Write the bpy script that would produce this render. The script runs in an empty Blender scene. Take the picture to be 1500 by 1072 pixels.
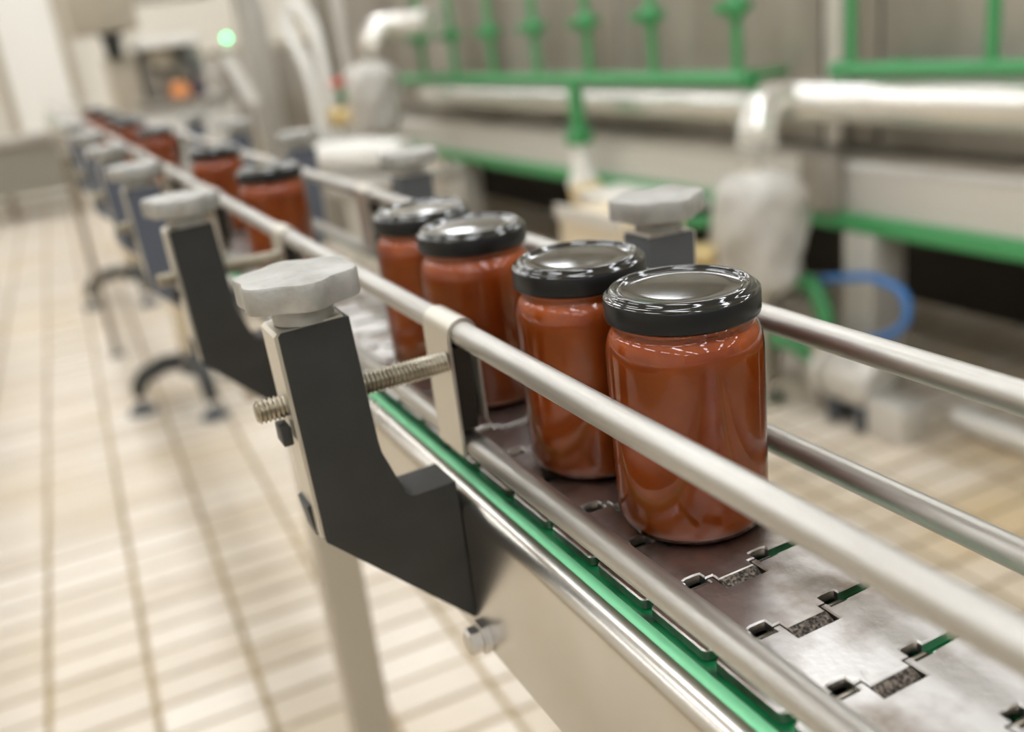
import bpy, bmesh, math, random
from mathutils import Vector, Matrix
random.seed(7)
scene = bpy.context.scene
C = scene.collection
PI = math.pi

# ------------------------------------------------------------------ camera, world, lights, exposure
CAM = Vector((-0.21676, 0.0, 1.16214))
YAW, PITCH, ROLL = math.radians(24.697), math.radians(19.842), math.radians(-6.934)
FPX = 1400.05
fw = Vector((math.sin(YAW)*math.cos(PITCH), math.cos(YAW)*math.cos(PITCH), -math.sin(PITCH)))
rt = Vector((math.cos(YAW), -math.sin(YAW), 0))
up = rt.cross(fw)
r2 = rt*math.cos(ROLL) + up*math.sin(ROLL)
u2 = -rt*math.sin(ROLL) + up*math.cos(ROLL)
cd = bpy.data.cameras.new('camera'); cam = bpy.data.objects.new('camera', cd); C.objects.link(cam)
cam.matrix_world = Matrix(((r2.x, u2.x, -fw.x, CAM.x), (r2.y, u2.y, -fw.y, CAM.y), (r2.z, u2.z, -fw.z, CAM.z), (0, 0, 0, 1)))
cd.sensor_fit = 'HORIZONTAL'; cd.sensor_width = 36; cd.lens = FPX*36/1500
cd.clip_start = 0.02; cd.clip_end = 100
cd.dof.use_dof = True; cd.dof.focus_distance = 0.365; cd.dof.aperture_fstop = 4.9
scene.camera = cam

w = bpy.data.worlds.new('world'); scene.world = w; w.use_nodes = True
w.node_tree.nodes['Background'].inputs[0].default_value = (1.0, 1.0, 1.0, 1)
w.node_tree.nodes['Background'].inputs[1].default_value = 0.24
TUBE_STRENGTH = 13.0
vs = scene.view_settings
vs.view_transform = 'Standard'; vs.look = 'None'; vs.gamma = 1; vs.use_curve_mapping = False
vs.exposure = 0.27

def pix(x, y, z):
    d = Vector((x, y, z)) - CAM
    k = d.dot(fw)
    if k < 0.05: return None
    return 750 + FPX*d.dot(r2)/k, 536 - FPX*d.dot(u2)/k, k

# ------------------------------------------------------------------ materials
def srgb(r, g, b):
    f = lambda c: (c/255/12.92) if c/255 <= .04045 else ((c/255+.055)/1.055)**2.4
    return (f(r), f(g), f(b), 1)

def mat(name, col, rough=.5, metal=0., var=.0, scale=20., col2=None, bump=0., bscale=200., coat=0., rvar=0., stretch=None, spec=.5, thr=(.35, .65)):
    m = bpy.data.materials.new(name); m.use_nodes = True
    nt = m.node_tree; N = nt.nodes; L = nt.links
    b = N['Principled BSDF']
    b.inputs['Roughness'].default_value = rough; b.inputs['Metallic'].default_value = metal
    b.inputs['Base Color'].default_value = col
    b.inputs['Specular IOR Level'].default_value = spec
    if coat: b.inputs['Coat Weight'].default_value = coat; b.inputs['Coat Roughness'].default_value = .04
    if col2 is not None or bump or rvar:
        geo = N.new('ShaderNodeNewGeometry'); src = geo.outputs['Position']
        if stretch:
            mp = N.new('ShaderNodeMapping'); mp.inputs['Scale'].default_value = stretch
            L.new(src, mp.inputs['Vector']); src = mp.outputs['Vector']
    if col2 is not None or rvar:
        nz = N.new('ShaderNodeTexNoise'); nz.inputs['Scale'].default_value = scale; nz.inputs['Detail'].default_value = 5
        L.new(src, nz.inputs['Vector'])
        mr = N.new('ShaderNodeMapRange'); mr.inputs[1].default_value = thr[0]; mr.inputs[2].default_value = thr[1]
        L.new(nz.outputs['Fac'], mr.inputs[0])
        if col2 is not None:
            mx = N.new('ShaderNodeMix'); mx.data_type = 'RGBA'
            mx.inputs[6].default_value = col; mx.inputs[7].default_value = col2
            L.new(mr.outputs[0], mx.inputs[0]); L.new(mx.outputs[2], b.inputs['Base Color'])
        if rvar:
            m2 = N.new('ShaderNodeMapRange'); m2.inputs[3].default_value = rough-rvar; m2.inputs[4].default_value = rough+rvar
            L.new(nz.outputs['Fac'], m2.inputs[0]); L.new(m2.outputs[0], b.inputs['Roughness'])
    if bump:
        n2 = N.new('ShaderNodeTexNoise'); n2.inputs['Scale'].default_value = bscale; n2.inputs['Detail'].default_value = 3
        L.new(src, n2.inputs['Vector'])
        bp = N.new('ShaderNodeBump'); bp.inputs['Strength'].default_value = bump; bp.inputs['Distance'].default_value = .001
        L.new(n2.outputs['Fac'], bp.inputs['Height']); L.new(bp.outputs[0], b.inputs['Normal'])
    return m

def emis(name, col, s):
    m = bpy.data.materials.new(name); m.use_nodes = True; nt = m.node_tree
    nt.nodes.remove(nt.nodes['Principled BSDF'])
    e = nt.nodes.new('ShaderNodeEmission'); e.inputs[0].default_value = col; e.inputs[1].default_value = s
    nt.links.new(e.outputs[0], nt.nodes['Material Output'].inputs[0]); return m

def glass_mat():
    m = bpy.data.materials.new('jar_glass'); m.use_nodes = True; nt = m.node_tree; N = nt.nodes; L = nt.links
    N.remove(N['Principled BSDF'])
    tr = N.new('ShaderNodeBsdfTransparent'); tr.inputs[0].default_value = (.97, .97, .95, 1)
    gl = N.new('ShaderNodeBsdfGlossy'); gl.inputs['Roughness'].default_value = .018
    fr = N.new('ShaderNodeFresnel'); fr.inputs[0].default_value = 1.56
    mx = N.new('ShaderNodeMixShader')
    L.new(fr.outputs[0], mx.inputs[0]); L.new(tr.outputs[0], mx.inputs[1]); L.new(gl.outputs[0], mx.inputs[2])
    L.new(mx.outputs[0], N['Material Output'].inputs[0]); return m

def tile_mat():
    m = mat('floor_tile', (.7, .6, .46, 1), rough=.38, bump=.25, bscale=60)
    nt = m.node_tree; N = nt.nodes; L = nt.links; b = N['Principled BSDF']
    geo = N.new('ShaderNodeNewGeometry')
    mp = N.new('ShaderNodeMapping'); mp.vector_type = 'TEXTURE'; mp.inputs['Rotation'].default_value = (0, 0, -TILE_ROT)
    mp.inputs['Location'].default_value = (TILE_X0, TILE_Y0, 0)
    L.new(geo.outputs['Position'], mp.inputs['Vector'])
    sn = N.new('ShaderNodeVectorMath'); sn.operation = 'SNAP'; sn.inputs[1].default_value = (TILE_W, TILE_H, 5)
    L.new(mp.outputs[0], sn.inputs[0])
    wn = N.new('ShaderNodeTexWhiteNoise'); L.new(sn.outputs[0], wn.inputs['Vector'])
    nz = N.new('ShaderNodeTexNoise'); nz.inputs['Scale'].default_value = 1.3; nz.inputs['Detail'].default_value = 6
    L.new(geo.outputs['Position'], nz.inputs['Vector'])
    mr = N.new('ShaderNodeMapRange'); mr.inputs[1].default_value = .46; mr.inputs[2].default_value = .72
    L.new(nz.outputs['Fac'], mr.inputs[0])
    m1 = N.new('ShaderNodeMix'); m1.data_type = 'RGBA'
    m1.inputs[6].default_value = srgb(216, 206, 192); m1.inputs[7].default_value = srgb(196, 183, 164)
    L.new(wn.outputs['Value'], m1.inputs[0])
    m2 = N.new('ShaderNodeMix'); m2.data_type = 'RGBA'; m2.inputs[7].default_value = srgb(200, 172, 124)
    # ochre stain; its growth to the right paints in the weaker light there
    sx = N.new('ShaderNodeSeparateXYZ'); L.new(geo.outputs['Position'], sx.inputs[0])
    mrx = N.new('ShaderNodeMapRange'); mrx.inputs[1].default_value = .2; mrx.inputs[2].default_value = 1.0; mrx.inputs[3].default_value = .35; mrx.inputs[4].default_value = 1.0
    L.new(sx.outputs['X'], mrx.inputs[0])
    mu = N.new('ShaderNodeMath'); mu.operation = 'MULTIPLY'; mu.use_clamp = True
    L.new(mr.outputs[0], mu.inputs[0]); L.new(mrx.outputs[0], mu.inputs[1])
    L.new(mu.outputs[0], m2.inputs[0]); L.new(m1.outputs[2], m2.inputs[6])
    L.new(m2.outputs[2], b.inputs['Base Color'])
    return m

TILE_W, TILE_H, TILE_ROT = .193, .0965, math.radians(1.85)
TILE_X0, TILE_Y0 = -.345-TILE_W*.5, 2.2
M = {}
M['steel'] = mat('brushed_steel', srgb(205, 200, 193), rough=.36, metal=1., col2=srgb(188, 182, 173), scale=3, stretch=(40, 3, 40), rvar=.06)
M['panel_steel'] = mat('sheet_steel', srgb(214, 211, 206), rough=.26, metal=1., col2=srgb(190, 183, 172), scale=6, rvar=.05)
M['rail'] = mat('rail_steel', srgb(198, 196, 191), rough=.46, metal=1., col2=srgb(180, 176, 170), scale=1., stretch=(300, 12, 300), rvar=.05)
M['cast'] = mat('cast_aluminium', srgb(180, 179, 175), rough=.46, metal=.45, col2=srgb(152, 150, 143), scale=60, bump=.3, bscale=500)
M['rod'] = mat('threaded_steel', srgb(190, 183, 168), rough=.32, metal=1., col2=srgb(160, 152, 136), scale=80)
M['clip'] = mat('clip_steel', srgb(208, 203, 192), rough=.4, metal=.9)
M['black'] = mat('black_plastic', srgb(44, 44, 42), rough=.5, col2=srgb(37, 37, 35), scale=40, bump=.2, bscale=900)
M['blue_black'] = mat('blue_grey_plastic', srgb(86, 91, 102), rough=.45)
M['slate'] = mat('slate_plastic', srgb(76, 79, 83), rough=.42)
M['strip_green'] = mat('green_guide_plastic', srgb(138, 228, 174), rough=.35)
M['wear_green'] = mat('green_wear_plastic', srgb(34, 138, 84), rough=.3, col2=srgb(20, 60, 40), scale=70, thr=(.5, .7))
M['slat'] = mat('worn_slat_steel', srgb(196, 193, 190), rough=.33, metal=1., col2=srgb(122, 110, 98), scale=30, rvar=.12, bump=.15, bscale=350, thr=(.47, .7))
M['tongue'] = mat('grimy_hinge_steel', srgb(120, 110, 100), rough=.5, metal=.7, col2=srgb(42, 38, 34), scale=700, bump=.8, bscale=900, thr=(.38, .58))
M['dark_metal'] = mat('dark_hinge', srgb(60, 55, 48), rough=.5, metal=.6)
M['sauce'] = mat('tomato_sauce', srgb(200, 100, 26), rough=.45, spec=.3, col2=srgb(178, 80, 18), scale=55, thr=(.3, .7))
M['glass'] = glass_mat()
M['lid'] = mat('lid_black', srgb(20, 20, 20), rough=.09, coat=.5, spec=.6, bump=.012, bscale=900)
M['skirt'] = mat('lid_side_black', srgb(22, 22, 22), rough=.33, spec=.35)
M['green_pipe'] = mat('green_paint', srgb(70, 150, 92), rough=.38)
M['tile'] = tile_mat()
M['grout'] = mat('grout', srgb(156, 134, 96), rough=.8, col2=srgb(128, 112, 84), scale=2.5)
M['white_paint'] = mat('white_paint', srgb(236, 234, 228), rough=.5)
M['wall'] = mat('wall_paint', srgb(222, 217, 206), rough=.6)
M['ceil'] = mat('ceiling_paint', srgb(232, 230, 224), rough=.7)
M['mach'] = mat('matt_stainless', srgb(182, 177, 168), rough=.48, metal=.6, col2=srgb(148, 141, 130), scale=2.2, rvar=.08, stretch=(1, 2, .5))
M['mach_light'] = mat('light_stainless', srgb(210, 206, 198), rough=.45, metal=.4)
M['insul'] = mat('pipe_cladding', srgb(232, 229, 222), rough=.26, metal=.75)
M['bag'] = mat('plastic_wrap', srgb(204, 201, 194), rough=.28, bump=1.0, bscale=22, spec=.6, col2=srgb(178, 173, 164), scale=9)
M['dark'] = mat('under_machine_shade', srgb(46, 40, 32), rough=.8)  # colour of the shade under the long machine
M['beige'] = mat('beige_sheet', srgb(206, 190, 162), rough=.5)
M['tan'] = mat('tan_grey_paint', srgb(176, 166, 148), rough=.5)
M['bronze'] = mat('brownish_paint', srgb(122, 108, 88), rough=.5)
M['grey'] = mat('mid_grey_paint', srgb(138, 133, 122), rough=.5)
M['blue'] = mat('blue_hose', srgb(70, 128, 196), rough=.4)
M['navy'] = mat('navy_cap', srgb(44, 66, 92), rough=.4)
M['yellow'] = mat('brass_flange', srgb(206, 184, 132), rough=.4, metal=.4)
M['orange'] = mat('orange_plastic', srgb(228, 150, 92), rough=.5)
M['red'] = mat('red_paint', srgb(190, 92, 76), rough=.5)
M['violet'] = mat('violet_plastic', srgb(70, 58, 76), rough=.5)
M['tube'] = emis('fluorescent_tube', (.94, .97, 1, 1), TUBE_STRENGTH)
M['led'] = emis('green_lamp', (.06, 1, .33, 1), 8.)

# ------------------------------------------------------------------ mesh builder
class MB:
    def __init__(s): s.v = []; s.f = []
    def add(s, vs, fs):
        o = len(s.v); s.v += [tuple(q) for q in vs]; s.f += [tuple(i+o for i in q) for q in fs]; return s
    def box(s, x0, x1, y0, y1, z0, z1, bev=0.):
        if bev:
            bm = bmesh.new(); bmesh.ops.create_cube(bm, size=1)
            for q in bm.verts: q.co = Vector(((x0+x1)/2+q.co.x*(x1-x0), (y0+y1)/2+q.co.y*(y1-y0), (z0+z1)/2+q.co.z*(z1-z0)))
            bmesh.ops.bevel(bm, geom=bm.edges[:], offset=bev, segments=2, affect='EDGES', profile=.5)
            bm.verts.index_update(); s.add([q.co for q in bm.verts], [[q.index for q in f.verts] for f in bm.faces]); bm.free(); return s
        return s.add([(x0,y0,z0),(x1,y0,z0),(x1,y1,z0),(x0,y1,z0),(x0,y0,z1),(x1,y0,z1),(x1,y1,z1),(x0,y1,z1)],
                     [(0,3,2,1),(4,5,6,7),(0,1,5,4),(1,2,6,5),(2,3,7,6),(3,0,4,7)])
    def lathe(s, prof, cx=0, cy=0, cz=0, n=48, axis='z'):
        vs = []; fs = []; rings = []
        for r, z in prof:
            if r < 1e-6:
                rings.append([len(vs)]); vs.append((0, 0, z))
            else:
                rings.append(list(range(len(vs), len(vs)+n)))
                vs += [(r*math.cos(2*PI*k/n), r*math.sin(2*PI*k/n), z) for k in range(n)]
        for a, b in zip(rings, rings[1:]):
            for k in range(n):
                k2 = (k+1) % n
                if len(a) == 1 and len(b) == 1: continue
                if len(a) == 1: fs.append((a[0], b[k2], b[k]))
                elif len(b) == 1: fs.append((a[k], a[k2], b[0]))
                else: fs.append((a[k], a[k2], b[k2], b[k]))
        if axis == 'x': vs = [(z, x, y) for x, y, z in vs]
        if axis == 'y': vs = [(y, z, x) for x, y, z in vs]
        return s.add([(x+cx, y+cy, z+cz) for x, y, z in vs], fs)
    def prism(s, poly, a, b, axis='z'):
        # poly of 2D points extruded from a to b along axis; axis y: (x,z); axis z: (x,y); axis x: (y,z)
        n = len(poly)
        def P(q, t): return {'z': (q[0], q[1], t), 'y': (q[0], t, q[1]), 'x': (t, q[0], q[1])}[axis]
        vs = [P(q, a) for q in poly] + [P(q, b) for q in poly]
        fs = [tuple(range(n))[::-1], tuple(range(n, 2*n))] + [(k, (k+1) % n, n+(k+1) % n, n+k) for k in range(n)]
        return s.add(vs, fs)
    def tube(s, pts, r, n=16, cap=True):
        pts = [Vector(q) for q in pts]; m = len(pts)
        rs = r if isinstance(r, (list, tuple)) else [r]*m
        T = []
        for i in range(m):
            a = pts[max(i-1, 0)]; b = pts[min(i+1, m-1)]; T.append((b-a).normalized())
        ref = Vector((0, 0, 1)) if abs(T[0].z) < .9 else Vector((1, 0, 0))
        vs = []; fs = []
        nx = T[0].cross(ref).normalized()
        for i in range(m):
            nx = (nx - T[i]*nx.dot(T[i])).normalized(); ny = T[i].cross(nx)
            vs += [pts[i] + rs[i]*(nx*math.cos(2*PI*k/n) + ny*math.sin(2*PI*k/n)) for k in range(n)]
        for i in range(m-1):
            for k in range(n):
                k2 = (k+1) % n
                fs.append((i*n+k, i*n+k2, (i+1)*n+k2, (i+1)*n+k))
        if cap: fs += [tuple(range(n))[::-1], tuple(range((m-1)*n, m*n))]
        return s.add(vs, fs)
    def build(s, name, material, parent=None, smooth=40):
        me = bpy.data.meshes.new(name); me.from_pydata(s.v, [], s.f); me.update()
        bm = bmesh.new(); bm.from_mesh(me); bmesh.ops.recalc_face_normals(bm, faces=bm.faces); bm.to_mesh(me); bm.free()
        if smooth:
            me.shade_smooth()
            me.set_sharp_from_angle(angle=math.radians(smooth))
        me.materials.append(material)
        o = bpy.data.objects.new(name, me); C.objects.link(o)
        if parent: o.parent = parent
        return o

def bend(pts, r, seg=6):
    # rounds the corners of a polyline
    P = [Vector(q) for q in pts]; out = [P[0]]
    for i in range(1, len(P)-1):
        a = (P[i-1]-P[i]); b = (P[i+1]-P[i]); la, lb = a.length, b.length
        q = min(r, la*.49, lb*.49); A = P[i]+a.normalized()*q; B = P[i]+b.normalized()*q
        for k in range(seg+1):
            t = k/seg; out.append(A*(1-t)**2 + P[i]*2*t*(1-t) + B*t*t)
    out.append(P[-1]); return out

def tag(o, label, cat, group=None):
    o['label'] = label; o['category'] = cat
    if group: o['group'] = group
    return o
def struct(o, label, cat):
    o['kind'] = 'structure'; o['label'] = label; o['category'] = cat; return o
def empty(name, loc=(0, 0, 0)):
    o = bpy.data.objects.new(name, None); C.objects.link(o); o.location = loc; o.empty_display_size = .05; return o
def copy_tree(o, parent=None):
    c = o.copy(); C.objects.link(c); c.parent = parent
    for ch in list(o.children): copy_tree(ch, c)
    return c

# ------------------------------------------------------------------ the room
struct(MB().box(-6, -5.9, -8, 13.2, 0, 4.4).build('wall_left', M['wall'], smooth=0), 'pale plain wall along the left of the hall', 'wall')
struct(MB().box(-6, 7, 13.1, 13.2, 0, 4.4).build('wall_far', M['wall'], smooth=0), 'pale plain wall at the far end of the hall', 'wall')
struct(MB().box(6.9, 7, -8, 13.2, 0, 4.4).build('wall_right', M['wall'], smooth=0), 'pale plain wall behind the long steel machine', 'wall')
struct(MB().box(-6, 7, -8, 13.2, 4.4, 4.5).build('ceiling', M['ceil'], smooth=0), 'off white ceiling over the factory hall', 'ceiling')

d = empty('door_1', (0, 13.05, 0)); struct(d, 'tall bright white door in the far wall', 'door')
MB().box(-.2, .45, -.03, .04, 0, 3.2).build('door_leaf', M['white_paint'], d, 0)
MB().box(-.3, -.2, -.05, .05, 0, 3.3).build('door_jamb', M['tan'], d, 0)
MB().box(.45, .55, -.05, .05, 0, 3.3).build('door_jamb', M['tan'], d, 0)

floor = MB().box(-6, 7, -8, 13.2, -.12, -.004).build('floor', M['grout'], smooth=0)
struct(floor, 'cream rectangular floor tiles with brownish joints', 'floor')
cr, sr = math.cos(TILE_ROT), math.sin(TILE_ROT)
def tile_pt(i, j):
    a, b = (i+.5)*TILE_W, (j+.5)*TILE_H
    return TILE_X0 + a*cr + b*sr, TILE_Y0 - a*sr + b*cr
def tile_geo():
    hw, hh, e = (TILE_W-.011)/2, (TILE_H-.011)/2, .003
    vs = [(-hw,-hh,-.008),(hw,-hh,-.008),(hw,hh,-.008),(-hw,hh,-.008),(-hw,-hh,-e),(hw,-hh,-e),(hw,hh,-e),(-hw,hh,-e),
          (-hw+e,-hh+e,0),(hw-e,-hh+e,0),(hw-e,hh-e,0),(-hw+e,hh-e,0)]
    fs = [(8,9,10,11)] + [(k, (k+1) % 4, 4+(k+1) % 4, 4+k) for k in range(4)] + [(4+k, 4+(k+1) % 4, 8+(k+1) % 4, 8+k) for k in range(4)]
    return vs, fs
tv, tf = tile_geo()
tile_me = bpy.data.meshes.new('tile'); tile_me.from_pydata(tv, [], tf); tile_me.materials.append(M['tile'])
seen, rest = [], []
for i in range(-16, 24):
    for j in range(-46, 112):
        x, y = tile_pt(i, j)
        if not (-2.5 < x < 3.6): continue
        q = pix(x, y, 0); vis = False
        if q and -60 < q[0] < 1560 and 200 < q[1] < 1110:
            u, v = q[0], q[1]
            lim = 110 + (v-200)*(480-110)/(790-200) if v < 790 else 480 + (v-790)*320/282
            if u < lim + 70 and v > 250: vis = True
            if u > 1100 and 530 < v < 740+(u-1108)*.55: vis = True
        dz = .0012*random.uniform(-1, 1)
        if vis: seen.append((q[2], x, y, dz))
        else: rest.append((x, y, dz))
seen.sort()
for k, x, y, dz in seen[:300]:
    o = bpy.data.objects.new('tile', tile_me); C.objects.link(o); o.parent = floor
    o.location = (x, y, dz); o.rotation_euler = (0, 0, -TILE_ROT)
tb = MB()
for x, y, dz in rest + [q[1:] for q in seen[300:]]:
    tb.add([(x+a*cr+b*sr, y-a*sr+b*cr, c+dz) for a, b, c in tv], tf)
o = tb.build('tile_field', M['tile'], floor, 0); o['kind'] = 'stuff'

# fluorescent battens under the ceiling
lx = [-4.4, -2.2, 0.0, 2.2, 4.6]
ly = [-6.4, -4.1, -1.8, 0.5, 2.8, 5.1, 7.4, 9.7, 12.0]
proto = None
for ix, x in enumerate(lx):
    for iy, y in enumerate(ly):
        if proto is None:
            L0 = empty('ceiling_light')
            MB().box(-.175, .175, -.75, .75, .05, .12).build('housing', M['white_paint'], L0, 0)
            MB().box(-.16, .16, -.73, .73, .03, .0495).build('diffuser', M['tube'], L0, 0)
            proto = L0; t = L0
        else: t = copy_tree(proto)
        t.location = (x, y, 4.28)
        tag(t, 'long fluorescent light with white diffuser under the ceiling', 'light', 'fluorescent ceiling lights')

# ------------------------------------------------------------------ conveyor
ZB = .95; BX = -.012; Y0, Y1 = -.35, 6.4
cf = empty('conveyor', (BX, 0, 0))
tag(cf, 'long stainless conveyor frame with green guide strips and smooth side panels', 'conveyor')
def side_panel(s, name='side_panel'):
    out = .061
    prof = [(.0505, -.0015), (out-.0085, -.0015), (out-.0058, -.0020), (out-.0034, -.0034), (out-.0014, -.0056), (out-.0003, -.0082), (out, -.0108), (out, -.082), (out-.012, -.082), (out-.012, -.0795), (out-.0025, -.0795), (out-.0025, -.0112), (out-.0045, -.007), (out-.009, -.0045), (.0505, -.0045)]
    poly = [(s*a, ZB+b) for a, b in prof]
    return MB().prism(poly, Y0, Y1, 'y').build(name, M['panel_steel'], cf, 30)
sp = side_panel(-1); side_panel(1)
for s in (-1, 1):
    arc = [(s*(.0480+.0025*math.cos(t)), ZB-.0018+.0020*math.sin(t)) for t in [k*PI/6 for k in range(7)]]
    poly = arc + [(s*.0455, ZB-.012), (s*.0505, ZB-.012)]
    MB().prism(poly, Y0, Y1, 'y').build('guide_strip', M['strip_green'], cf, 50)
    MB().prism([(s*.0454, ZB-.0055), (s*.022, ZB-.0055), (s*.022, ZB-.016), (s*.0454, ZB-.016)], Y0, Y1, 'y').build('wear_strip', M['wear_green'], cf, 0)
MB().box(-.0225, .0225, Y0, Y1, ZB-.05, ZB-.047).build('chain_track', M['dark_metal'], cf, 0)
for s in (-1, 1):
    MB().box(s*.022-.001, s*.022+.001, Y0, Y1, ZB-.05, ZB-.016).build('track_wall', M['dark_metal'], cf, 0)
for yy in (.25, .95, 1.7, 2.45, 3.2, 4.0, 5.0, 6.0):
    MB().box(-.0585, .0585, yy, yy+.03, ZB-.079, ZB-.052).build('cross_bar', M['steel'], cf, 0)
# seam cover and bolts on the near panel
for yy in (.395, .7165, 1.0055, 1.3105):
    MB().lathe([(0, -.0105), (.0055, -.0105), (.0068, -.009), (.0068, -.004), (.009, -.0035), (.009, 0)], -.061, yy-.0120, ZB-.0765, 6, 'x').build('panel_bolt', M['steel'], cf, 30).scale = (1, 1, 1)

# slat chain
PT = .0381
ch = empty('slat_chain', (BX, 0, ZB))
tag(ch, 'worn steel slat-top conveyor chain carrying the sauce jars', 'conveyor chain')
def slat_outline():
    hw = .0405; R = .0025
    def corner(cx, cy, a0):
        return [(cx+R*math.cos(a0+k*PI/8), cy+R*math.sin(a0+k*PI/8)) for k in range(5)]
    g = .0020
    right_front = [(.0088, -.0035), (.0088, .0004), (.0123, .0004), (.0123, .0042), (.0142, .0046), (.0188, .0046), (.0204, .0040), (.0204, g)]
    right_back = [(.0204, PT-.0024), (.0204, PT-.0030), (.0123, PT-.0030), (.0123, PT-.0004), (.0096, PT-.0004), (.0096, PT-.0098)]
    pts = right_front + corner(hw-R, g+R, -PI/2) + corner(hw-R, PT-g-R, 0) + right_back
    left = [(-a, b) for a, b in reversed(pts)]
    return pts + left
so = slat_outline()
def build_slat():
    # bevelled prism: top outline slightly inset
    n = len(so); e = .0006
    cx = 0; vs = []
    area = sum(so[k][0]*so[(k+1) % n][1]-so[(k+1) % n][0]*so[k][1] for k in range(n))
    sg = 1 if area > 0 else -1
    def inset(k, d):
        p0, p, p1 = so[k-1], so[k], so[(k+1) % n]
        def nrm(a, b):
            dx, dy = b[0]-a[0], b[1]-a[1]; l = math.hypot(dx, dy) or 1
            return (-dy/l*sg, dx/l*sg)
        n0, n1 = nrm(p0, p), nrm(p, p1); bx, by = n0[0]+n1[0], n0[1]+n1[1]; l = math.hypot(bx, by) or 1
        k_ = d/max(.5, (l/2)); return p[0]+bx/l*k_, p[1]+by/l*k_
    top = [inset(k, e) for k in range(n)]
    vs = [(x, y, -.0042) for x, y in so] + [(x, y, -e) for x, y in so] + [(x, y, 0) for x, y in top]
    fs = [tuple(range(n))[::-1], tuple(range(2*n, 3*n))]
    for r in (0, 1):
        fs += [(r*n+k, r*n+(k+1) % n, (r+1)*n+(k+1) % n, (r+1)*n+k) for k in range(n)]
    s = MB().add(vs, fs).build('slat', M['slat'], ch, 25)
    # rolled hinge tongue
    prof = [(-.0035, -.0003), (-.0055, -.0009), (-.0078, -.0020), (-.0090, -.0034), (-.0093, -.0052), (-.0080, -.0085), (-.004, -.0095), (.001, -.0075), (.001, -.0042), (-.0035, -.0042)]
    MB().prism(prof, -.0088, .0088, 'x').build('hinge_tongue', M['tongue'], s, 40)
    MB().tube([(-.0205, .0002, -.0052), (.0205, .0002, -.0052)], .0026, 10).build('hinge_pin', M['rod'], s)
    for sx in (-1, 1):
        MB().prism([(-.003, -.0022), (-.001, -.0015), (-.001, -.0085), (-.009, -.0085), (-.009, -.0042), (-.003, -.0042)], sx*.0125, sx*.0200, 'x').build('hinge_eye', M['dark_metal'], s, 40)
    return s
sl = build_slat(); sl.location = (0, -.31, 0)
k0 = -.31 + (.2248-(-.31)) % PT  # phase: one joint lies at y = .2248
sl.location.y = k0 - 0
nsl = 105
for k in range(1, nsl):
    s2 = copy_tree(sl, ch); s2.location = (0, k0+k*PT, 0)
far = MB(); y = k0+nsl*PT
nv = len(so)
while y < Y1-.05:
    far.add([(a, b+y, -.004) for a, b in so] + [(a, b+y, 0) for a, b in so], [tuple(range(nv, 2*nv))] + [(q, (q+1) % nv, nv+(q+1) % nv, nv+q) for q in range(nv)])
    y += PT
o = far.build('slat_run', M['slat'], ch, 0); o['kind'] = 'stuff'

# guide rails
RR = .006
def rail(x, z, label, y0=Y0, y1=Y1):
    o = MB().tube([(0, y0, 0), (0, y1, 0)], RR, 24).build('guide_rail', M['rail']); o.location = (x, 0, z)
    tag(o, label, 'rail', 'round guide rails of the conveyor'); return o
RX = .0556; ZU, ZL = 1.0251, .9664
rail(-RX, ZU, 'upper steel guide rail on the near side of the jars')
rail(-RX, ZL, 'lower steel guide rail on the near side, just above the green strip')
rail(RX, ZU, 'upper steel guide rail on the far side of the jars')
rail(RX, ZL, 'lower steel guide rail on the far side of the jars')

# brackets with star knobs, threaded rod and rail clip
def knob_mesh(mb, h=.0125, n=72, ph=0.):
    def r(t, k=0): return .0257 + .0018*math.cos(6*(t-ph-PI/6)) - k
    rings = [(.004, 0), (.0005, 0.0003), (0, .0012), (0, h-.0016), (.0006, h-.0005), (.0022, h), (.010, h+.0007), (.018, h+.0011)]
    vs = []; fs = []
    for k, z in rings:
        vs += [(r(2*PI*q/n, k)*math.cos(2*PI*q/n), r(2*PI*q/n, k)*math.sin(2*PI*q/n), z) for q in range(n)]
    for a in range(len(rings)-1):
        fs += [(a*n+q, a*n+(q+1) % n, (a+1)*n+(q+1) % n, (a+1)*n+q) for q in range(n)]
    fs += [tuple(range(n))[::-1], tuple(range((len(rings)-1)*n, len(rings)*n))]
    return mb.add(vs, fs)

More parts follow.
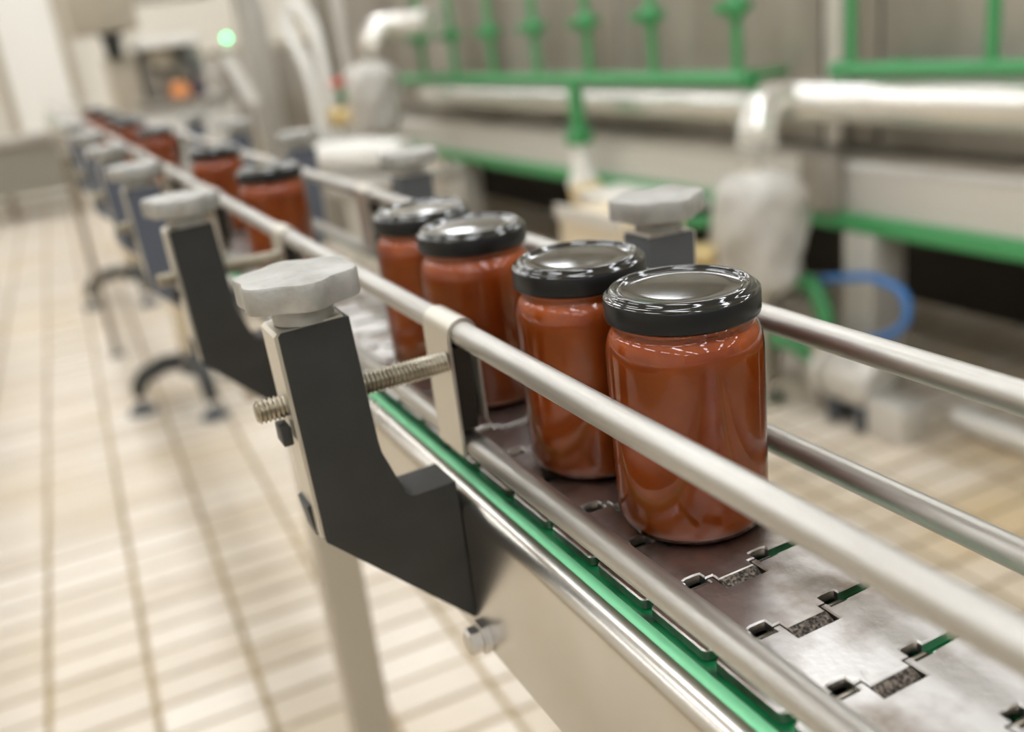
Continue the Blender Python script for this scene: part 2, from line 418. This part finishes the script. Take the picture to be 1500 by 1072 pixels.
def bracket(y, side, label, group, body_mat, dz=0., px=-.1265, rot=0., railx=RX):
    # side -1 = near side (negative x); the local frame has +x pointing away from the belt for side=+1
    s = side
    t = empty('rail_bracket', (0, y, 0))
    tag(t, label, 'bracket', group)
    a = abs(px)
    # body outline in (distance from belt, z)
    inner = [(a-.0155, 1.0495), (a-.0187, .989), (a-.0195, .983), (a-.0275, .9595), (a-.0295, .9572), (a-.032, .9565), (.0735, .957)]
    outer = [(.0735, .879), (a+.0134, .9475), (a+.0160, 1.0475), (a+.0145, 1.049)]
    poly = [(s*q, z+dz) for q, z in inner+outer]
    MB().prism(poly, -.0125, .0125, 'y').build('bracket_body', body_mat, t, 30)
    strip = [(a+.0136, .9500), (a+.0152, .9500), (a+.0178, 1.0475), (a+.0162, 1.0490), (a-.013, 1.0510), (a-.0135, 1.0497), (a+.0150, 1.0487)]
    MB().prism([(s*q, z+dz) for q, z in strip], -.0115, .0125, 'y').build('metal_cover', M['clip'], t, 30)
    MB().lathe([(0, 0), (.0135, 0), (.0135, .0042), (.0125, .0058), (.0125, .0090), (0, .0090)], s*(a+.0008), .001, 1.0498+dz, 32).build('knob_collar', M['cast'], t)
    k = knob_mesh(MB(), ph=rot).build('star_knob', M['cast'], t, 35); k.location = (s*(a+.0010), .002, 1.0583+dz)
    # threaded rod: ridged profile
    zr = 1.0125+dz; x0, x1 = railx+.0085, a+.030
    prof = [(0, x0)]; q = x0
    while q < x1-.0012:
        prof += [(.0044, q), (.0056, q+.0009), (.0044, q+.0018)]; q += .0020
    prof += [(.0040, x1), (0, x1)]
    MB().lathe([(r_, s*z_) for r_, z_ in prof], 0, .001, zr, 20, 'x').build('threaded_rod', M['rod'], t, 60)
    MB().box(min(s*(a+.0178), s*(a+.0225)), max(s*(a+.0178), s*(a+.0225)), -.009, .003, zr-.0155, zr-.0065, .0008).build('stop_block', M['black'], t)
    MB().prism([(s*(a+.0145), .965+dz), (s*(a+.0175), .963+dz), (s*(a+.0155), .948+dz), (s*(a+.0130), .951+dz)], -.004, .0125, 'y').build('edge_pad', M['black'], t, 0)
    # sheet clip that wraps both rails
    th = .0016; c = railx
    ro = RR+.0002
    pts_o = [(c+ro+th, ZL-.004), (c+ro+th, ZU)] + [(c+(ro+th)*math.cos(q), ZU+(ro+th)*math.sin(q)) for q in [k_*PI/8 for k_ in range(1, 8)]] + [(c-ro-th, ZU), (c-ro-th, ZL+.012), (c-ro-.004, ZL+.0085)]
    pts_i = [(c-ro-.0028, ZL+.0098), (c-ro, ZL+.0125), (c-ro, ZU)] + [(c+ro*math.cos(q), ZU+ro*math.sin(q)) for q in [k_*PI/8 for k_ in range(7, 0, -1)]] + [(c+ro, ZU), (c+ro, ZL-.004)]
    MB().prism([(s*p_, z_) for p_, z_ in pts_o+pts_i], -.002, .029, 'y').build('rail_clip', M['clip'], t, 35)
    MB().box(min(s*(c+ro-.0098), s*(c+ro)), max(s*(c+ro-.0098), s*(c+ro)), .001, .026, ZL+.0085, ZU-.0075).build('clip_shade', M['dark_metal'], t, 0)  # dark filler added for the shaded inside of the clip
    return t
near = 'guide rail brackets on the near side'; farg = 'guide rail brackets on the far side'
bracket(.4045, -1, 'nearest black bracket with star knob and threaded rod, in front of the jars', near, M['black'])
bracket(.726, -1, 'second black bracket from the front on the near side of the conveyor', near, M['black'], rot=.2)
bracket(1.015, -1, 'third bracket from the front on the near side, blue-grey, with pale knob', near, M['blue_black'], rot=.5)
bracket(1.32, -1, 'fourth blurred bracket from the front on the near side, blue-grey', near, M['blue_black'])
bracket(1.66, -1, 'fifth small blurred bracket on the near side', near, M['blue_black'])
bracket(2.05, -1, 'sixth and farthest small blurred bracket on the near side', near, M['blue_black'])
bracket(.455, 1, 'slate bracket with pale star knob just behind the front jars', farg, M['slate'], dz=-.012, px=.0955, rot=.1)
bracket(.852, 1, 'second far-side bracket, dark with pale knob, behind the third and fourth jars', farg, M['slate'], dz=-.012, px=.0955)
bracket(1.245, 1, 'third far-side bracket, blue-grey, right of the fifth jar', farg, M['blue_black'], dz=-.012, px=.0955)
bracket(1.63, 1, 'fourth far-side bracket, blue-grey and small, behind the sixth jar', farg, M['blue_black'], dz=-.012, px=.0955)
bracket(2.05, 1, 'fifth and farthest far-side bracket, tiny and blurred', farg, M['blue_black'], dz=-.012, px=.0955)

# ------------------------------------------------------------------ jars
def make_jar():
    t = empty('sauce_jar')
    H = .105
    prof = [(0, .0022), (.018, .0020), (.0235, .0012), (.0258, .0002), (.0275, 0), (.0290, .0008), (.0308, .0030), (.0320, .0062), (.0324, .0105), (.0324, .0770), (.0323, .0798), (.0319, .0826), (.0312, .0850), (.0303, .0869), (.0294, .0880), (.0289, .0887), (.0288, .0895), (.0291, .0903), (.0295, .0909), (.0295, .0916), (.0288, .0922), (.0285, .0980)]
    MB().lathe(prof, n=72).build('glass_body', M['glass'], t, 60)
    sp_ = [(0, .0030), (.023, .0026), (.0272, .0020), (.0292, .0030), (.0309, .0050), (.0318, .0080), (.0320, .0110), (.0320, .0765), (.0318, .0794), (.0313, .0820), (.0305, .0843), (.0296, .0861), (.0286, .0873), (.0281, .0882), (.0280, .0915), (0, .0915)]
    MB().lathe(sp_, n=64).build('sauce_fill', M['sauce'], t, 60)
    skirt = [(.0290, .0950), (.0297, .0930), (.0306, .0926), (.0313, .0929), (.0316, .0937), (.0316, .1010), (.0313, .1016)]
    lid = [(.0300, .0990), (.0312, .1014), (.0315, .1020), (.0311, .1025), (.0304, .1028), (.0299, .1031), (.0295, .1036), (.0291, .1042), (.0285, .1047), (.0277, .1050), (.0269, .1048), (.0263, .1043), (.0259, .1038), (.0255, .1037), (.0251, .1040), (.0247, .1040), (.0243, .1036), (.0238, .1034), (.018, .1036), (.009, .1040), (0, .1041)]
    l_ = MB().lathe(lid, n=72).build('lid', M['lid'], t, 50)
    MB().lathe(skirt, n=72).build('lid_skirt', M['skirt'], l_, 50)
    return t
jl = [(.0026, .3066, 0, 'nearest and sharpest jar of orange-brown sauce with a black lid'),
      (.0001, .3835, .8, 'second sauce jar from the front, just behind the nearest jar'),
      (-.0020, .5008, 1.9, 'third sauce jar from the front, behind the near rail clip'),
      (-.0007, .5813, 2.5, 'fourth sauce jar from the front, half hidden by the third'),
      (-.012, .955, .3, 'fifth sauce jar, blurred, with a bright speckled lid beside the far knob'),
      (-.010, 1.255, 1.2, 'sixth sauce jar, blurred, behind the second near bracket'),
      (-.012, 1.80, 2.0, 'seventh sauce jar, small and blurred, standing alone'),
      (-.014, 2.18, .7, 'eighth sauce jar, tiny, where the line closes up'),
      (-.012, 2.40, 1.7, 'ninth sauce jar, tiny, in the blurred distance'),
      (-.014, 2.75, 2.7, 'tenth sauce jar, tiny, far down the conveyor'),
      (-.012, 3.15, .2, 'eleventh and farthest sauce jar on the conveyor')]
jar = make_jar()
for i, (x, y, rz, lab) in enumerate(jl):
    t = jar if i == 0 else copy_tree(jar)
    t.location = (x, y, ZB+.0003); t.rotation_euler = (0, 0, rz)
    tag(t, lab, 'jar', 'jars of sauce on the conveyor')

# ------------------------------------------------------------------ conveyor stands
def stand(x, y, label, arms, post=.03, mat_post='beige', clamp=False):
    t = empty('conveyor_stand', (x, y, 0)); tag(t, label, 'stand', 'stands under the conveyor')
    MB().box(-post, post, -post, post, .12, ZB-.083, .003).build('post', M[mat_post], t)
    MB().box(-.075-(x-BX), .075-(x-BX), -.02, .02, ZB-.11, ZB-.0825).build('cross_beam', M['steel'], t, 0)
    MB().lathe([(0, .10), (.05, .10), (.055, .11), (.055, .17), (.045, .19), (0, .19)], n=24).build('hub', M['slate'], t)
    if clamp: MB().box(-post-.012, post+.012, -post-.012, post+.012, .30, .36, .004).build('clamp', M['steel'], t)
    for ang, L in arms:
        ca, sa = math.cos(ang), math.sin(ang)
        p = [(ca*r_, sa*r_, z_) for r_, z_ in ((.03, .15), (L*.5, .155), (L*.85, .13), (L*.98, .095), (L, .06))]
        a = MB().tube(p, [.032, .032, .030, .026, .020], 10).build('tripod_arm', M['black'], t)
        b = MB().lathe([(0, .045), (.012, .045), (.016, .024), (.042, .018), (.05, .006), (.05, 0), (0, 0)], ca*L, sa*L, 0, 20).build('foot_pad', M['slate'], a)
    return t
tri = [(math.radians(181), .21), (math.radians(270), .25), (math.radians(50), .22)]
stand(-.028, .93, 'near grey square conveyor leg below the closest bracket', [(math.radians(170), .24), (math.radians(290), .24), (math.radians(50), .24)], post=.022, mat_post='tan', clamp=True)
stand(.13, 3.47, 'conveyor stand with tan post and black tripod foot, left of the second bracket', tri, post=.04, mat_post='beige')
stand(.13, 5.35, 'farther conveyor stand with a black tripod foot, blurred', [(math.radians(184), .24), (math.radians(275), .22), (math.radians(50), .22)], post=.04, mat_post='beige')
t = empty('thin_post', (-.09, 4.3, 0)); tag(t, 'thin brownish upright post left of the conveyor stands', 'post')
MB().tube([(0, 0, .01), (0, 0, ZB-.09)], .012, 12).build('upright', M['bronze'], t)
MB().lathe([(0, 0), (.03, 0), (.03, .008), (.014, .014), (0, .014)], n=20).build('foot', M['slate'], t)
MB().box(-.012, .02, -.02, .02, ZB-.1, ZB-.07).build('mount', M['steel'], t, 0)

# ------------------------------------------------------------------ long machine on the right
t = empty('tunnel_machine', (1.95, 3, 0)); tag(t, 'long stainless tunnel machine with flat grey panels along the right', 'machine')
ys = [-1.2, .3, 1.15, 2.03, 2.25, 3.35, 4.4, 5.5, 6.8]
for a, b in zip(ys, ys[1:]):
    MB().box(0, .03, a-3+.006, b-3-.006, .70, 1.62, .004).build('wall_panel', M['mach'], t)
MB().box(.03, 1.5, -4.2, 3.8, .54, 1.60).build('tunnel_body', M['mach'], t, 0)
ys2 = [-1.2, 1.2, 2.2, 3.47, 4.85, 6.8]
for a, b in zip(ys2, ys2[1:]):
    MB().prism([(-.125, .535), (-.115, .655), (-.09, .672), (-.09, .535)], a-3+.01, b-3-.01, 'y').build('trough_panel', M['mach_light'], t, 0)
MB().box(-.09, .03, -4.2, 3.8, .535, .69).build('trough_back', M['mach'], t, 0)
MB().box(-.155, -.085, -4.2, 3.8, .487, .5345, .006).build('green_beam', M['green_pipe'], t)
for yy in (.4, 1.95, 3.45, 4.80, 6.3):
    p = MB().box(-.16, -.03, yy-3-.055, yy-3+.055, .02, .4865, .006).build('machine_leg', M['mach_light'], t)
    MB().lathe([(0, 0), (.06, 0), (.06, .012), (.025, .02), (0, .02)], -.095, yy-3, 0, 20).build('leg_foot', M['steel'], p)
MB().box(-.17, -.125, 2.03-3, 2.17-3, .535, .70, .004).build('junction_box', M['mach'], t)
MB().box(.6, .65, -4.2, 3.8, .02, .539).build('rear_shade_panel', M['dark'], t, 0)  # dark sheet added to paint in the shade under the machine
MB().box(-.03, -.002, -.855, -.79, .70, 1.62, .003).build('pale_column', M['mach_light'], t)

def manifold(y0, y1, ups, label, zz, r, drop=None, valves=True, mx=1.80):
    m = empty('green_manifold', (mx, (y0+y1)/2, zz)); tag(m, label, 'pipework', 'green pipe manifolds on the machine')
    yc = (y0+y1)/2
    MB().tube([(0, y0-yc, 0), (0, y1-yc, 0)], r, 20).build('header_pipe', M['green_pipe'], m)
    for e in (y0, y1):
        MB().lathe([(0, 0), (r*1.25, 0), (r*1.25, .02), (r*.9, .03), (0, .03)], 0, e-yc-.012, 0, 20, 'y').build('end_cap', M['green_pipe'], m)
    for yy in ups:
        u_ = MB().tube([(0, yy-yc, r*.6), (0, yy-yc, .72)], .0155, 12).build('riser', M['green_pipe'], m)
        if valves:
            v_ = MB().lathe([(0, -.035), (.022, -.035), (.034, -.012), (.037, 0), (.034, .012), (.022, .035), (0, .035)], 0, yy-yc, .205, 16).build('valve', M['green_pipe'], m, 30)
            MB().tube([(-.07, yy-yc, .205), (.05, yy-yc, .205)], .016, 10).build('valve_stem', M['green_pipe'], v_)
    # brackets to the panels behind
    for yy in (y0+.1, y1-.1):
        MB().box(.01, 1.949-mx, yy-yc-.012, yy-yc+.012, -.012, .012).build('wall_mount', M['green_pipe'], m, 0)
    if drop:
        MB().tube([(0, drop-yc, -r*.6), (0, drop-yc, -.19)], .031, 16).build('drop_pipe', M['green_pipe'], m)
        MB().lathe([(0, -.245), (.05, -.245), (.054, -.235), (.054, -.195), (.045, -.185), (0, -.185)], 0, drop-yc, 0, 20).build('flange', M['green_pipe'], m, 30)
        MB().lathe([(0, -.415), (.062, -.415), (.062, -.40), (.045, -.36), (.037, -.29), (.036, -.246), (0, -.246)], 0, drop-yc, 0, 20).build('white_reducer', M['white_paint'], m, 40)
K_ = .9628
manifold(2.40*K_, 5.40*K_, [q*K_ for q in (2.455, 2.905, 3.335, 3.76, 4.19, 4.63, 5.05)], 'green pipe manifold with a row of valves on risers, left of the pale column', .9146, .025, 3.46*K_, mx=1.725)
manifold(.2, 2.04, [1.56, 1.99, .7, 1.12], 'green pipe manifold with two plain risers, at the top right', .930, .0195, None, False)

o = MB().tube([(0, -1.35, 0), (0, 1.55, 0)], .05, 24).build('clad_pipe', M['insul']); o.location = (1.885, 3.72, .805)
tag(o, 'horizontal bright clad pipe behind the green drop pipe', 'pipe')

def wrapped_valve(off, label, lab2, full=True, flip=1):
    ox, oy, oz = off
    # clad pipe with elbow
    p = empty('steam_pipe', (1.80+ox, 1.0+oy, .845+oz)); tag(p, lab2, 'pipe', 'clad steam pipes with elbows')
    path = bend([(0, -1.4 if full else .8, 0), (0, 1.19, 0), (-.13, 1.20, .01), (-.218, 1.12, -.080)], .07)
    MB().tube(path, .057, 24).build('cladding', M['insul'], p)
    a, b = Vector((-.13, 1.165, -.01)), Vector((-.222, 1.102, -.122))
    if full:
        for q in (.35, .9):
            MB().lathe([(.0565, -.012), (.060, -.012), (.060, .012), (.0565, .012)], 0, q, 0, 24, 'y').build('band', M['insul'], p)
    # wrapped body
    t = empty('wrapped_valve', (1.555+ox, 2.09+oy, .35+oz)); tag(t, label, 'valve', 'valves wrapped in plastic')
    n = 32; rings = []; rnd = random.Random(3)
    levels = [(0, .02), (.004, .085), (.03, .112), (.06, .120), (.09, .117), (.13, .124), (.17, .130), (.21, .133), (.25, .128), (.28, .130), (.31, .122), (.345, .10), (.362, .062), (.368, .03)]
    vs = []; fs = []
    for li, (z, r) in enumerate(levels):
        for k in range(n):
            an = 2*PI*k/n
            rr = r*(1+.055*math.sin(3*an+z*14)+.05*math.sin(6*an-z*34)+.045*rnd.uniform(-1, 1))
            vs.append((rr*math.cos(an), rr*math.sin(an), z*.94))
    for li in range(len(levels)-1):
        fs += [(li*n+k, li*n+(k+1) % n, (li+1)*n+(k+1) % n, (li+1)*n+k) for k in range(n)]
    fs += [tuple(range(n))[::-1], tuple(range((len(levels)-1)*n, len(levels)*n))]
    MB().add(vs, fs).build('plastic_cover', M['bag'], t, 60)
    MB().lathe([(0, 0), (.030, 0), (.030, .016), (0, .016)], -.01, .01, .345, 24).build('neck', M['insul'], t)
    # side port towards the conveyor
    MB().tube([(-.08, .09, .10), (-.15, .16, .10)], .042, 20).build('side_flange', M['yellow'], t)
    MB().tube([(-.15, .16, .10), (-.165, .176, .10)], .055, 20).build('flange_ring', M['yellow'], t)
    MB().tube([(-.08, .12, .26), (-.14, .19, .262)], .022, 14).build('cap', M['navy'] if full else M['red'], t)
    MB().tube([(-.06, .10, .20), (-.12, .17, .20)], .018, 14).build('nipple', M['green_pipe'], t)
    # support
    MB().tube([(0, 0, -.35-oz), (0, 0, .01)], .028, 16).build('support_pipe', M['steel'], t)
    MB().lathe([(0, 0), (.07, 0), (.07, .015), (.03, .025), (0, .025)], 0, 0, -.35-oz, 20).build('base_flange', M['steel'], t)
    return t
wrapped_valve((0, 0, 0), 'plastic-wrapped grey valve body below the elbow of the bright pipe', 'thick bright clad pipe with an elbow at the upper right')
wrapped_valve((-.20, 2.56, .35), 'farther plastic-wrapped valve with a red cap, left of the green manifold', 'farther white clad elbow above the red-capped valve', full=False)

# pipes near the floor
t = empty('green_drain_pipe', (1.672, 2.10, 0)); tag(t, 'green bent drain pipe near the floor behind the front jar', 'pipe')
MB().tube(bend([(.03, .10, .33), (.03, -.06, .352), (.03, -.115, .27), (.03, -.12, .20)], .07), .026, 14).build('upper_elbow', M['green_pipe'], t)
MB().tube(bend([(.03, .14, .135), (.03, -.01, .15), (.03, -.10, .11)], .06), .032, 14).build('lower_elbow', M['green_pipe'], t)
MB().lathe([(0, -.03), (.05, -.03), (.05, .03), (0, .03)], .03, -.12, .20, 18).build('coupling', M['steel'], t)
MB().box(.0, .06, -.15, -.09, .0, .172, .004).build('pipe_stand', M['steel'], t)
MB().box(.01, .05, .09, .13, .0, .335, .004).build('pipe_post', M['steel'], t)
o = empty('blue_hose', (1.758, 1.85, 0)); tag(o, 'looped bright blue hose beside the machine leg', 'hose')
MB().tube(bend([(0, .19, .345), (0, .01, .388), (0, -.10, .365), (0, -.115, .29), (0, -.05, .225), (-.02, .06, .19), (-.02, .08, .01)], .09, 8), .0125, 12).build('hose', M['blue'], o)
MB().tube([(0, .19, .345), (0, .23, .335)], .018, 12).build('hose_end', M['navy'], o)
t = empty('floor_pump', (1.66, 1.80, 0)); tag(t, 'small grey pump with ring flanges standing on the tiled floor', 'pump')
MB().lathe([(0, -.09), (.055, -.09), (.075, -.07), (.075, .05), (.06, .07), (0, .07)], 0, .03, .125, 24, 'y').build('pump_body', M['mach_light'], t)
MB().lathe([(.045, -.012), (.085, -.012), (.085, .012), (.045, .012)], 0, .11, .125, 24, 'y').build('ring_flange', M['mach_light'], t)
MB().tube([(0, .06, .125), (0, .14, .125)], .04, 16).build('inlet', M['dark_metal'], t)
for yy in (-.04, .06): MB().box(-.06, .06, yy-.015, yy+.015, 0, .07, .003).build('pump_foot', M['slate'], t)
MB().box(-.05, .05, -.18, -.06, .0, .1, .006).build('gear_box', M['mach_light'], t)
o = MB().tube([(0, -1.6, 0), (0, .55, 0)], .035, 18).build('floor_pipe', M['mach_light']); o.location = (1.80, 1.05, .0355)
tag(o, 'grey pipe lying on the floor along the machine', 'pipe')

# beige chute between the lines
t = empty('outfeed_chute', (.86, 1.75, 0)); tag(t, 'beige sheet metal chute with raised edges behind the second jar', 'chute')
MB().box(-.06, .10, -.13, .115, .60, .752, .003).build('chute_body', M['beige'], t)
MB().box(-.066, -.058, -.135, .12, .735, .765).build('edge_lip', M['mach_light'], t, 0)
for yy in (-.1, .08): MB().box(0, .04, yy-.02, yy+.02, 0, .60).build('leg', M['steel'], t, 0)
t = empty('white_tray', (1.05, 1.98, 0)); tag(t, 'pale tray with an ochre block at its end, behind the far knob', 'tray')
MB().box(-.07, .07, -.24, .12, .715, .735, .003).build('tray_plate', M['mach_light'], t)
MB().box(-.06, .02, .125, .165, .68, .745, .004).build('ochre_block', M['yellow'], t)
MB().box(-.02, .02, -.06, -.02, 0, .715).build('leg', M['steel'], t, 0)
MB().box(-.03, .03, .10, .127, .66, .715).build('block_mount', M['steel'], t, 0)

# ------------------------------------------------------------------ far end
t = empty('work_counter', (-.5, 9.6, 0)); tag(t, 'long grey steel counter at the far left of the hall', 'counter')
MB().box(-1.6, .72, -.3, .45, .63, .69, .004).build('counter_top', M['mach'], t)
MB().box(-1.55, .66, -.26, .40, .21, .629).build('apron', M['grey'], t, 0)
for xx in (-1.5, -.6, .06, .6):
    for yy in (-.22, .36): MB().box(xx-.025, xx+.025, yy-.025, yy+.025, 0, .21).build('leg', M['bronze'], t, 0)
MB().box(-1.5, .6, -.05, .2, .10, .13).build('lower_shelf', M['grey'], t, 0)

t = empty('filling_machine', (.6, 6.2, 0)); tag(t, 'pale grey filling machine at the far end of the conveyor', 'machine')
MB().box(-.22, .38, -.1, .5, .02, .90, .01).build('base_cabinet', M['mach_light'], t)
MB().box(-.19, .36, -.15, .5, .905, .945, .006).build('shelf', M['mach'], t)
MB().box(-.28, -.13, -.08, .3, .72, 1.22, .01).build('side_column', M['tan'], t)
MB().box(-.42, -.08, -.15, .35, 1.345, 1.72, .01).build('control_box', M['tan'], t)
MB().lathe([(0, 1.20), (.035, 1.20), (.045, 1.22), (.055, 1.33), (.07, 1.344), (0, 1.344)], -.235, -.1, 0, 20).build('black_motor', M['black'], t)
MB().box(-.12, .22, -.2, .25, 1.235, 1.295, .01).build('white_hood', M['white_paint'], t)
MB().box(-.1, .26, .05, .3, .946, 1.234, .01).build('inner_panel', M['mach'], t)
MB().box(-.05, .06, -.12, .04, 1.13, 1.234, .005).build('filler_head', M['tan'], t)
MB().tube([(.12, -.1, 1.23), (.2, -.12, 1.08)], .03, 12).build('grey_nozzle', M['slate'], t)
MB().box(-.25, .42, -.0, .5, 1.50, 2.4, .01).build('upper_housing', M['mach_light'], t)
MB().prism([(.34, 1.16), (.41, 1.16), (.52, .86), (.45, .86)], -.1, 0, 'y').build('sloped_guard', M['white_paint'], t, 0)
for xx in (-.17, .33):
    MB().lathe([(0, 0), (.03, 0), (.03, .01), (.012, .02), (0, .02)], xx, .2, 0, 12).build('foot', M['slate'], t)
l_ = MB().lathe([(0, -.012), (.012, -.01), (.016, 0), (.012, .012), (0, .016)], .385, -.17, 1.245, 20).build('indicator_lamp', M['led'], t)
MB().tube([(.385, -.17, 1.21), (.385, -.05, 1.15), (.385, .03, 1.05), (.37, .03, .89)], .014, 10).build('lamp_mast', M['steel'], t)
o = MB().lathe([(0, 0), (.045, 0), (.062, .02), (.06, .06), (.035, .09), (0, .1)], n=24).build('orange_bag', M['orange']); o.location = (.672, 6.1, .9455)
tag(o, 'small orange bundle on the shelf of the filling machine', 'bundle')
o = MB().lathe([(0, 0), (.035, 0), (.04, .05), (.02, .09), (.02, .12), (0, .12)], n=20).build('dark_bottle', M['violet']); o.location = (.775, 6.1, .9455)
tag(o, 'dark violet bottle beside the orange bundle on the filling machine', 'bottle')

t = empty('steel_column', (1.27, 6.6, 0)); tag(t, 'pale grey square steel column rising behind the conveyor', 'column')
MB().box(-.085, .085, -.085, .085, .0, 4.395, .008).build('shaft', M['mach_light'], t)
MB().box(-.13, .13, -.13, .13, 0, .02).build('base_plate', M['steel'], t, 0)

t = empty('hanging_hoses', (1.45, 6.0, 0)); tag(t, 'pair of white hoses arching down beside the steel column', 'hose')
MB().tube(bend([(-.03, -.1, .6), (-.03, -.05, 1.0), (-.07, .2, 1.28), (.0, .2, 1.42), (.05, .0, 1.30), (.05, -.1, 1.0), (.05, -.1, .6)], .12), .035, 14).build('arched_hose', M['white_paint'], t)
MB().tube([(.18, -.1, 1.9), (.18, -.15, .9), (.16, -.15, .6)], .04, 14).build('straight_hose', M['mach_light'], t)
MB().box(-.15, .3, -.25, .05, .02, .6, .01).build('hose_cabinet', M['mach'], t)
o = MB().tube([(-.14, .22, 0), (-.02, -.02, .0), (.1, -.22, .0)], [.055, .074, .06], 20).build('white_sack', M['white_paint']); o.location = (1.13, 4.2, .67)
tag(o, 'white rounded sack lying below the far wrapped valve', 'sack')
t = empty('side_table', (1.12, 4.12, 0)); tag(t, 'low grey steel table under the white sack', 'table')
MB().box(-.26, .26, -.38, .38, .56, .595, .004).build('table_top', M['mach'], t)
for xx in (-.22, .22):
    for yy in (-.34, .34): MB().box(xx-.02, xx+.02, yy-.02, yy+.02, 0, .56).build('leg', M['mach_light'], t, 0)
t = empty('back_cabinet', (2.2, 9.0, 0)); tag(t, 'tall beige cabinet row far behind the hoses', 'cabinet')
MB().box(-.9, .9, -.3, .3, .05, 1.15, .01).build('cabinet_body', M['mach_light'], t)
MB().box(-.88, -.02, -.315, -.301, .08, 1.12, .004).build('cabinet_door', M['mach'], t)
MB().box(.02, .88, -.315, -.301, .08, 1.12, .004).build('cabinet_door', M['mach'], t)
MB().box(-.92, .92, -.33, .3, 1.151, 1.20, .004).build('cabinet_top', M['tan'], t)
MB().box(-.9, .9, -.25, .3, 0, .05).build('plinth', M['slate'], t, 0)

t = empty('dark_recess_box', (2.12, 7.3, 0)); tag(t, 'tall dark grey box in place of the dark recess behind the white hoses', 'cabinet')  # dark box added to stand for a shaded recess
MB().box(-.2, .2, -.2, .2, .06, 2.0, .008).build('cabinet_body', M['grey'], t)
MB().box(-.185, .185, -.214, -.201, .1, 1.96, .004).build('cabinet_door', M['bronze'], t)
MB().box(.12, .14, -.23, -.2145, 1.0, 1.14).build('door_handle', M['steel'], t, 0)
MB().box(-.19, .19, -.19, .19, 0, .0595).build('plinth', M['slate'], t, 0)
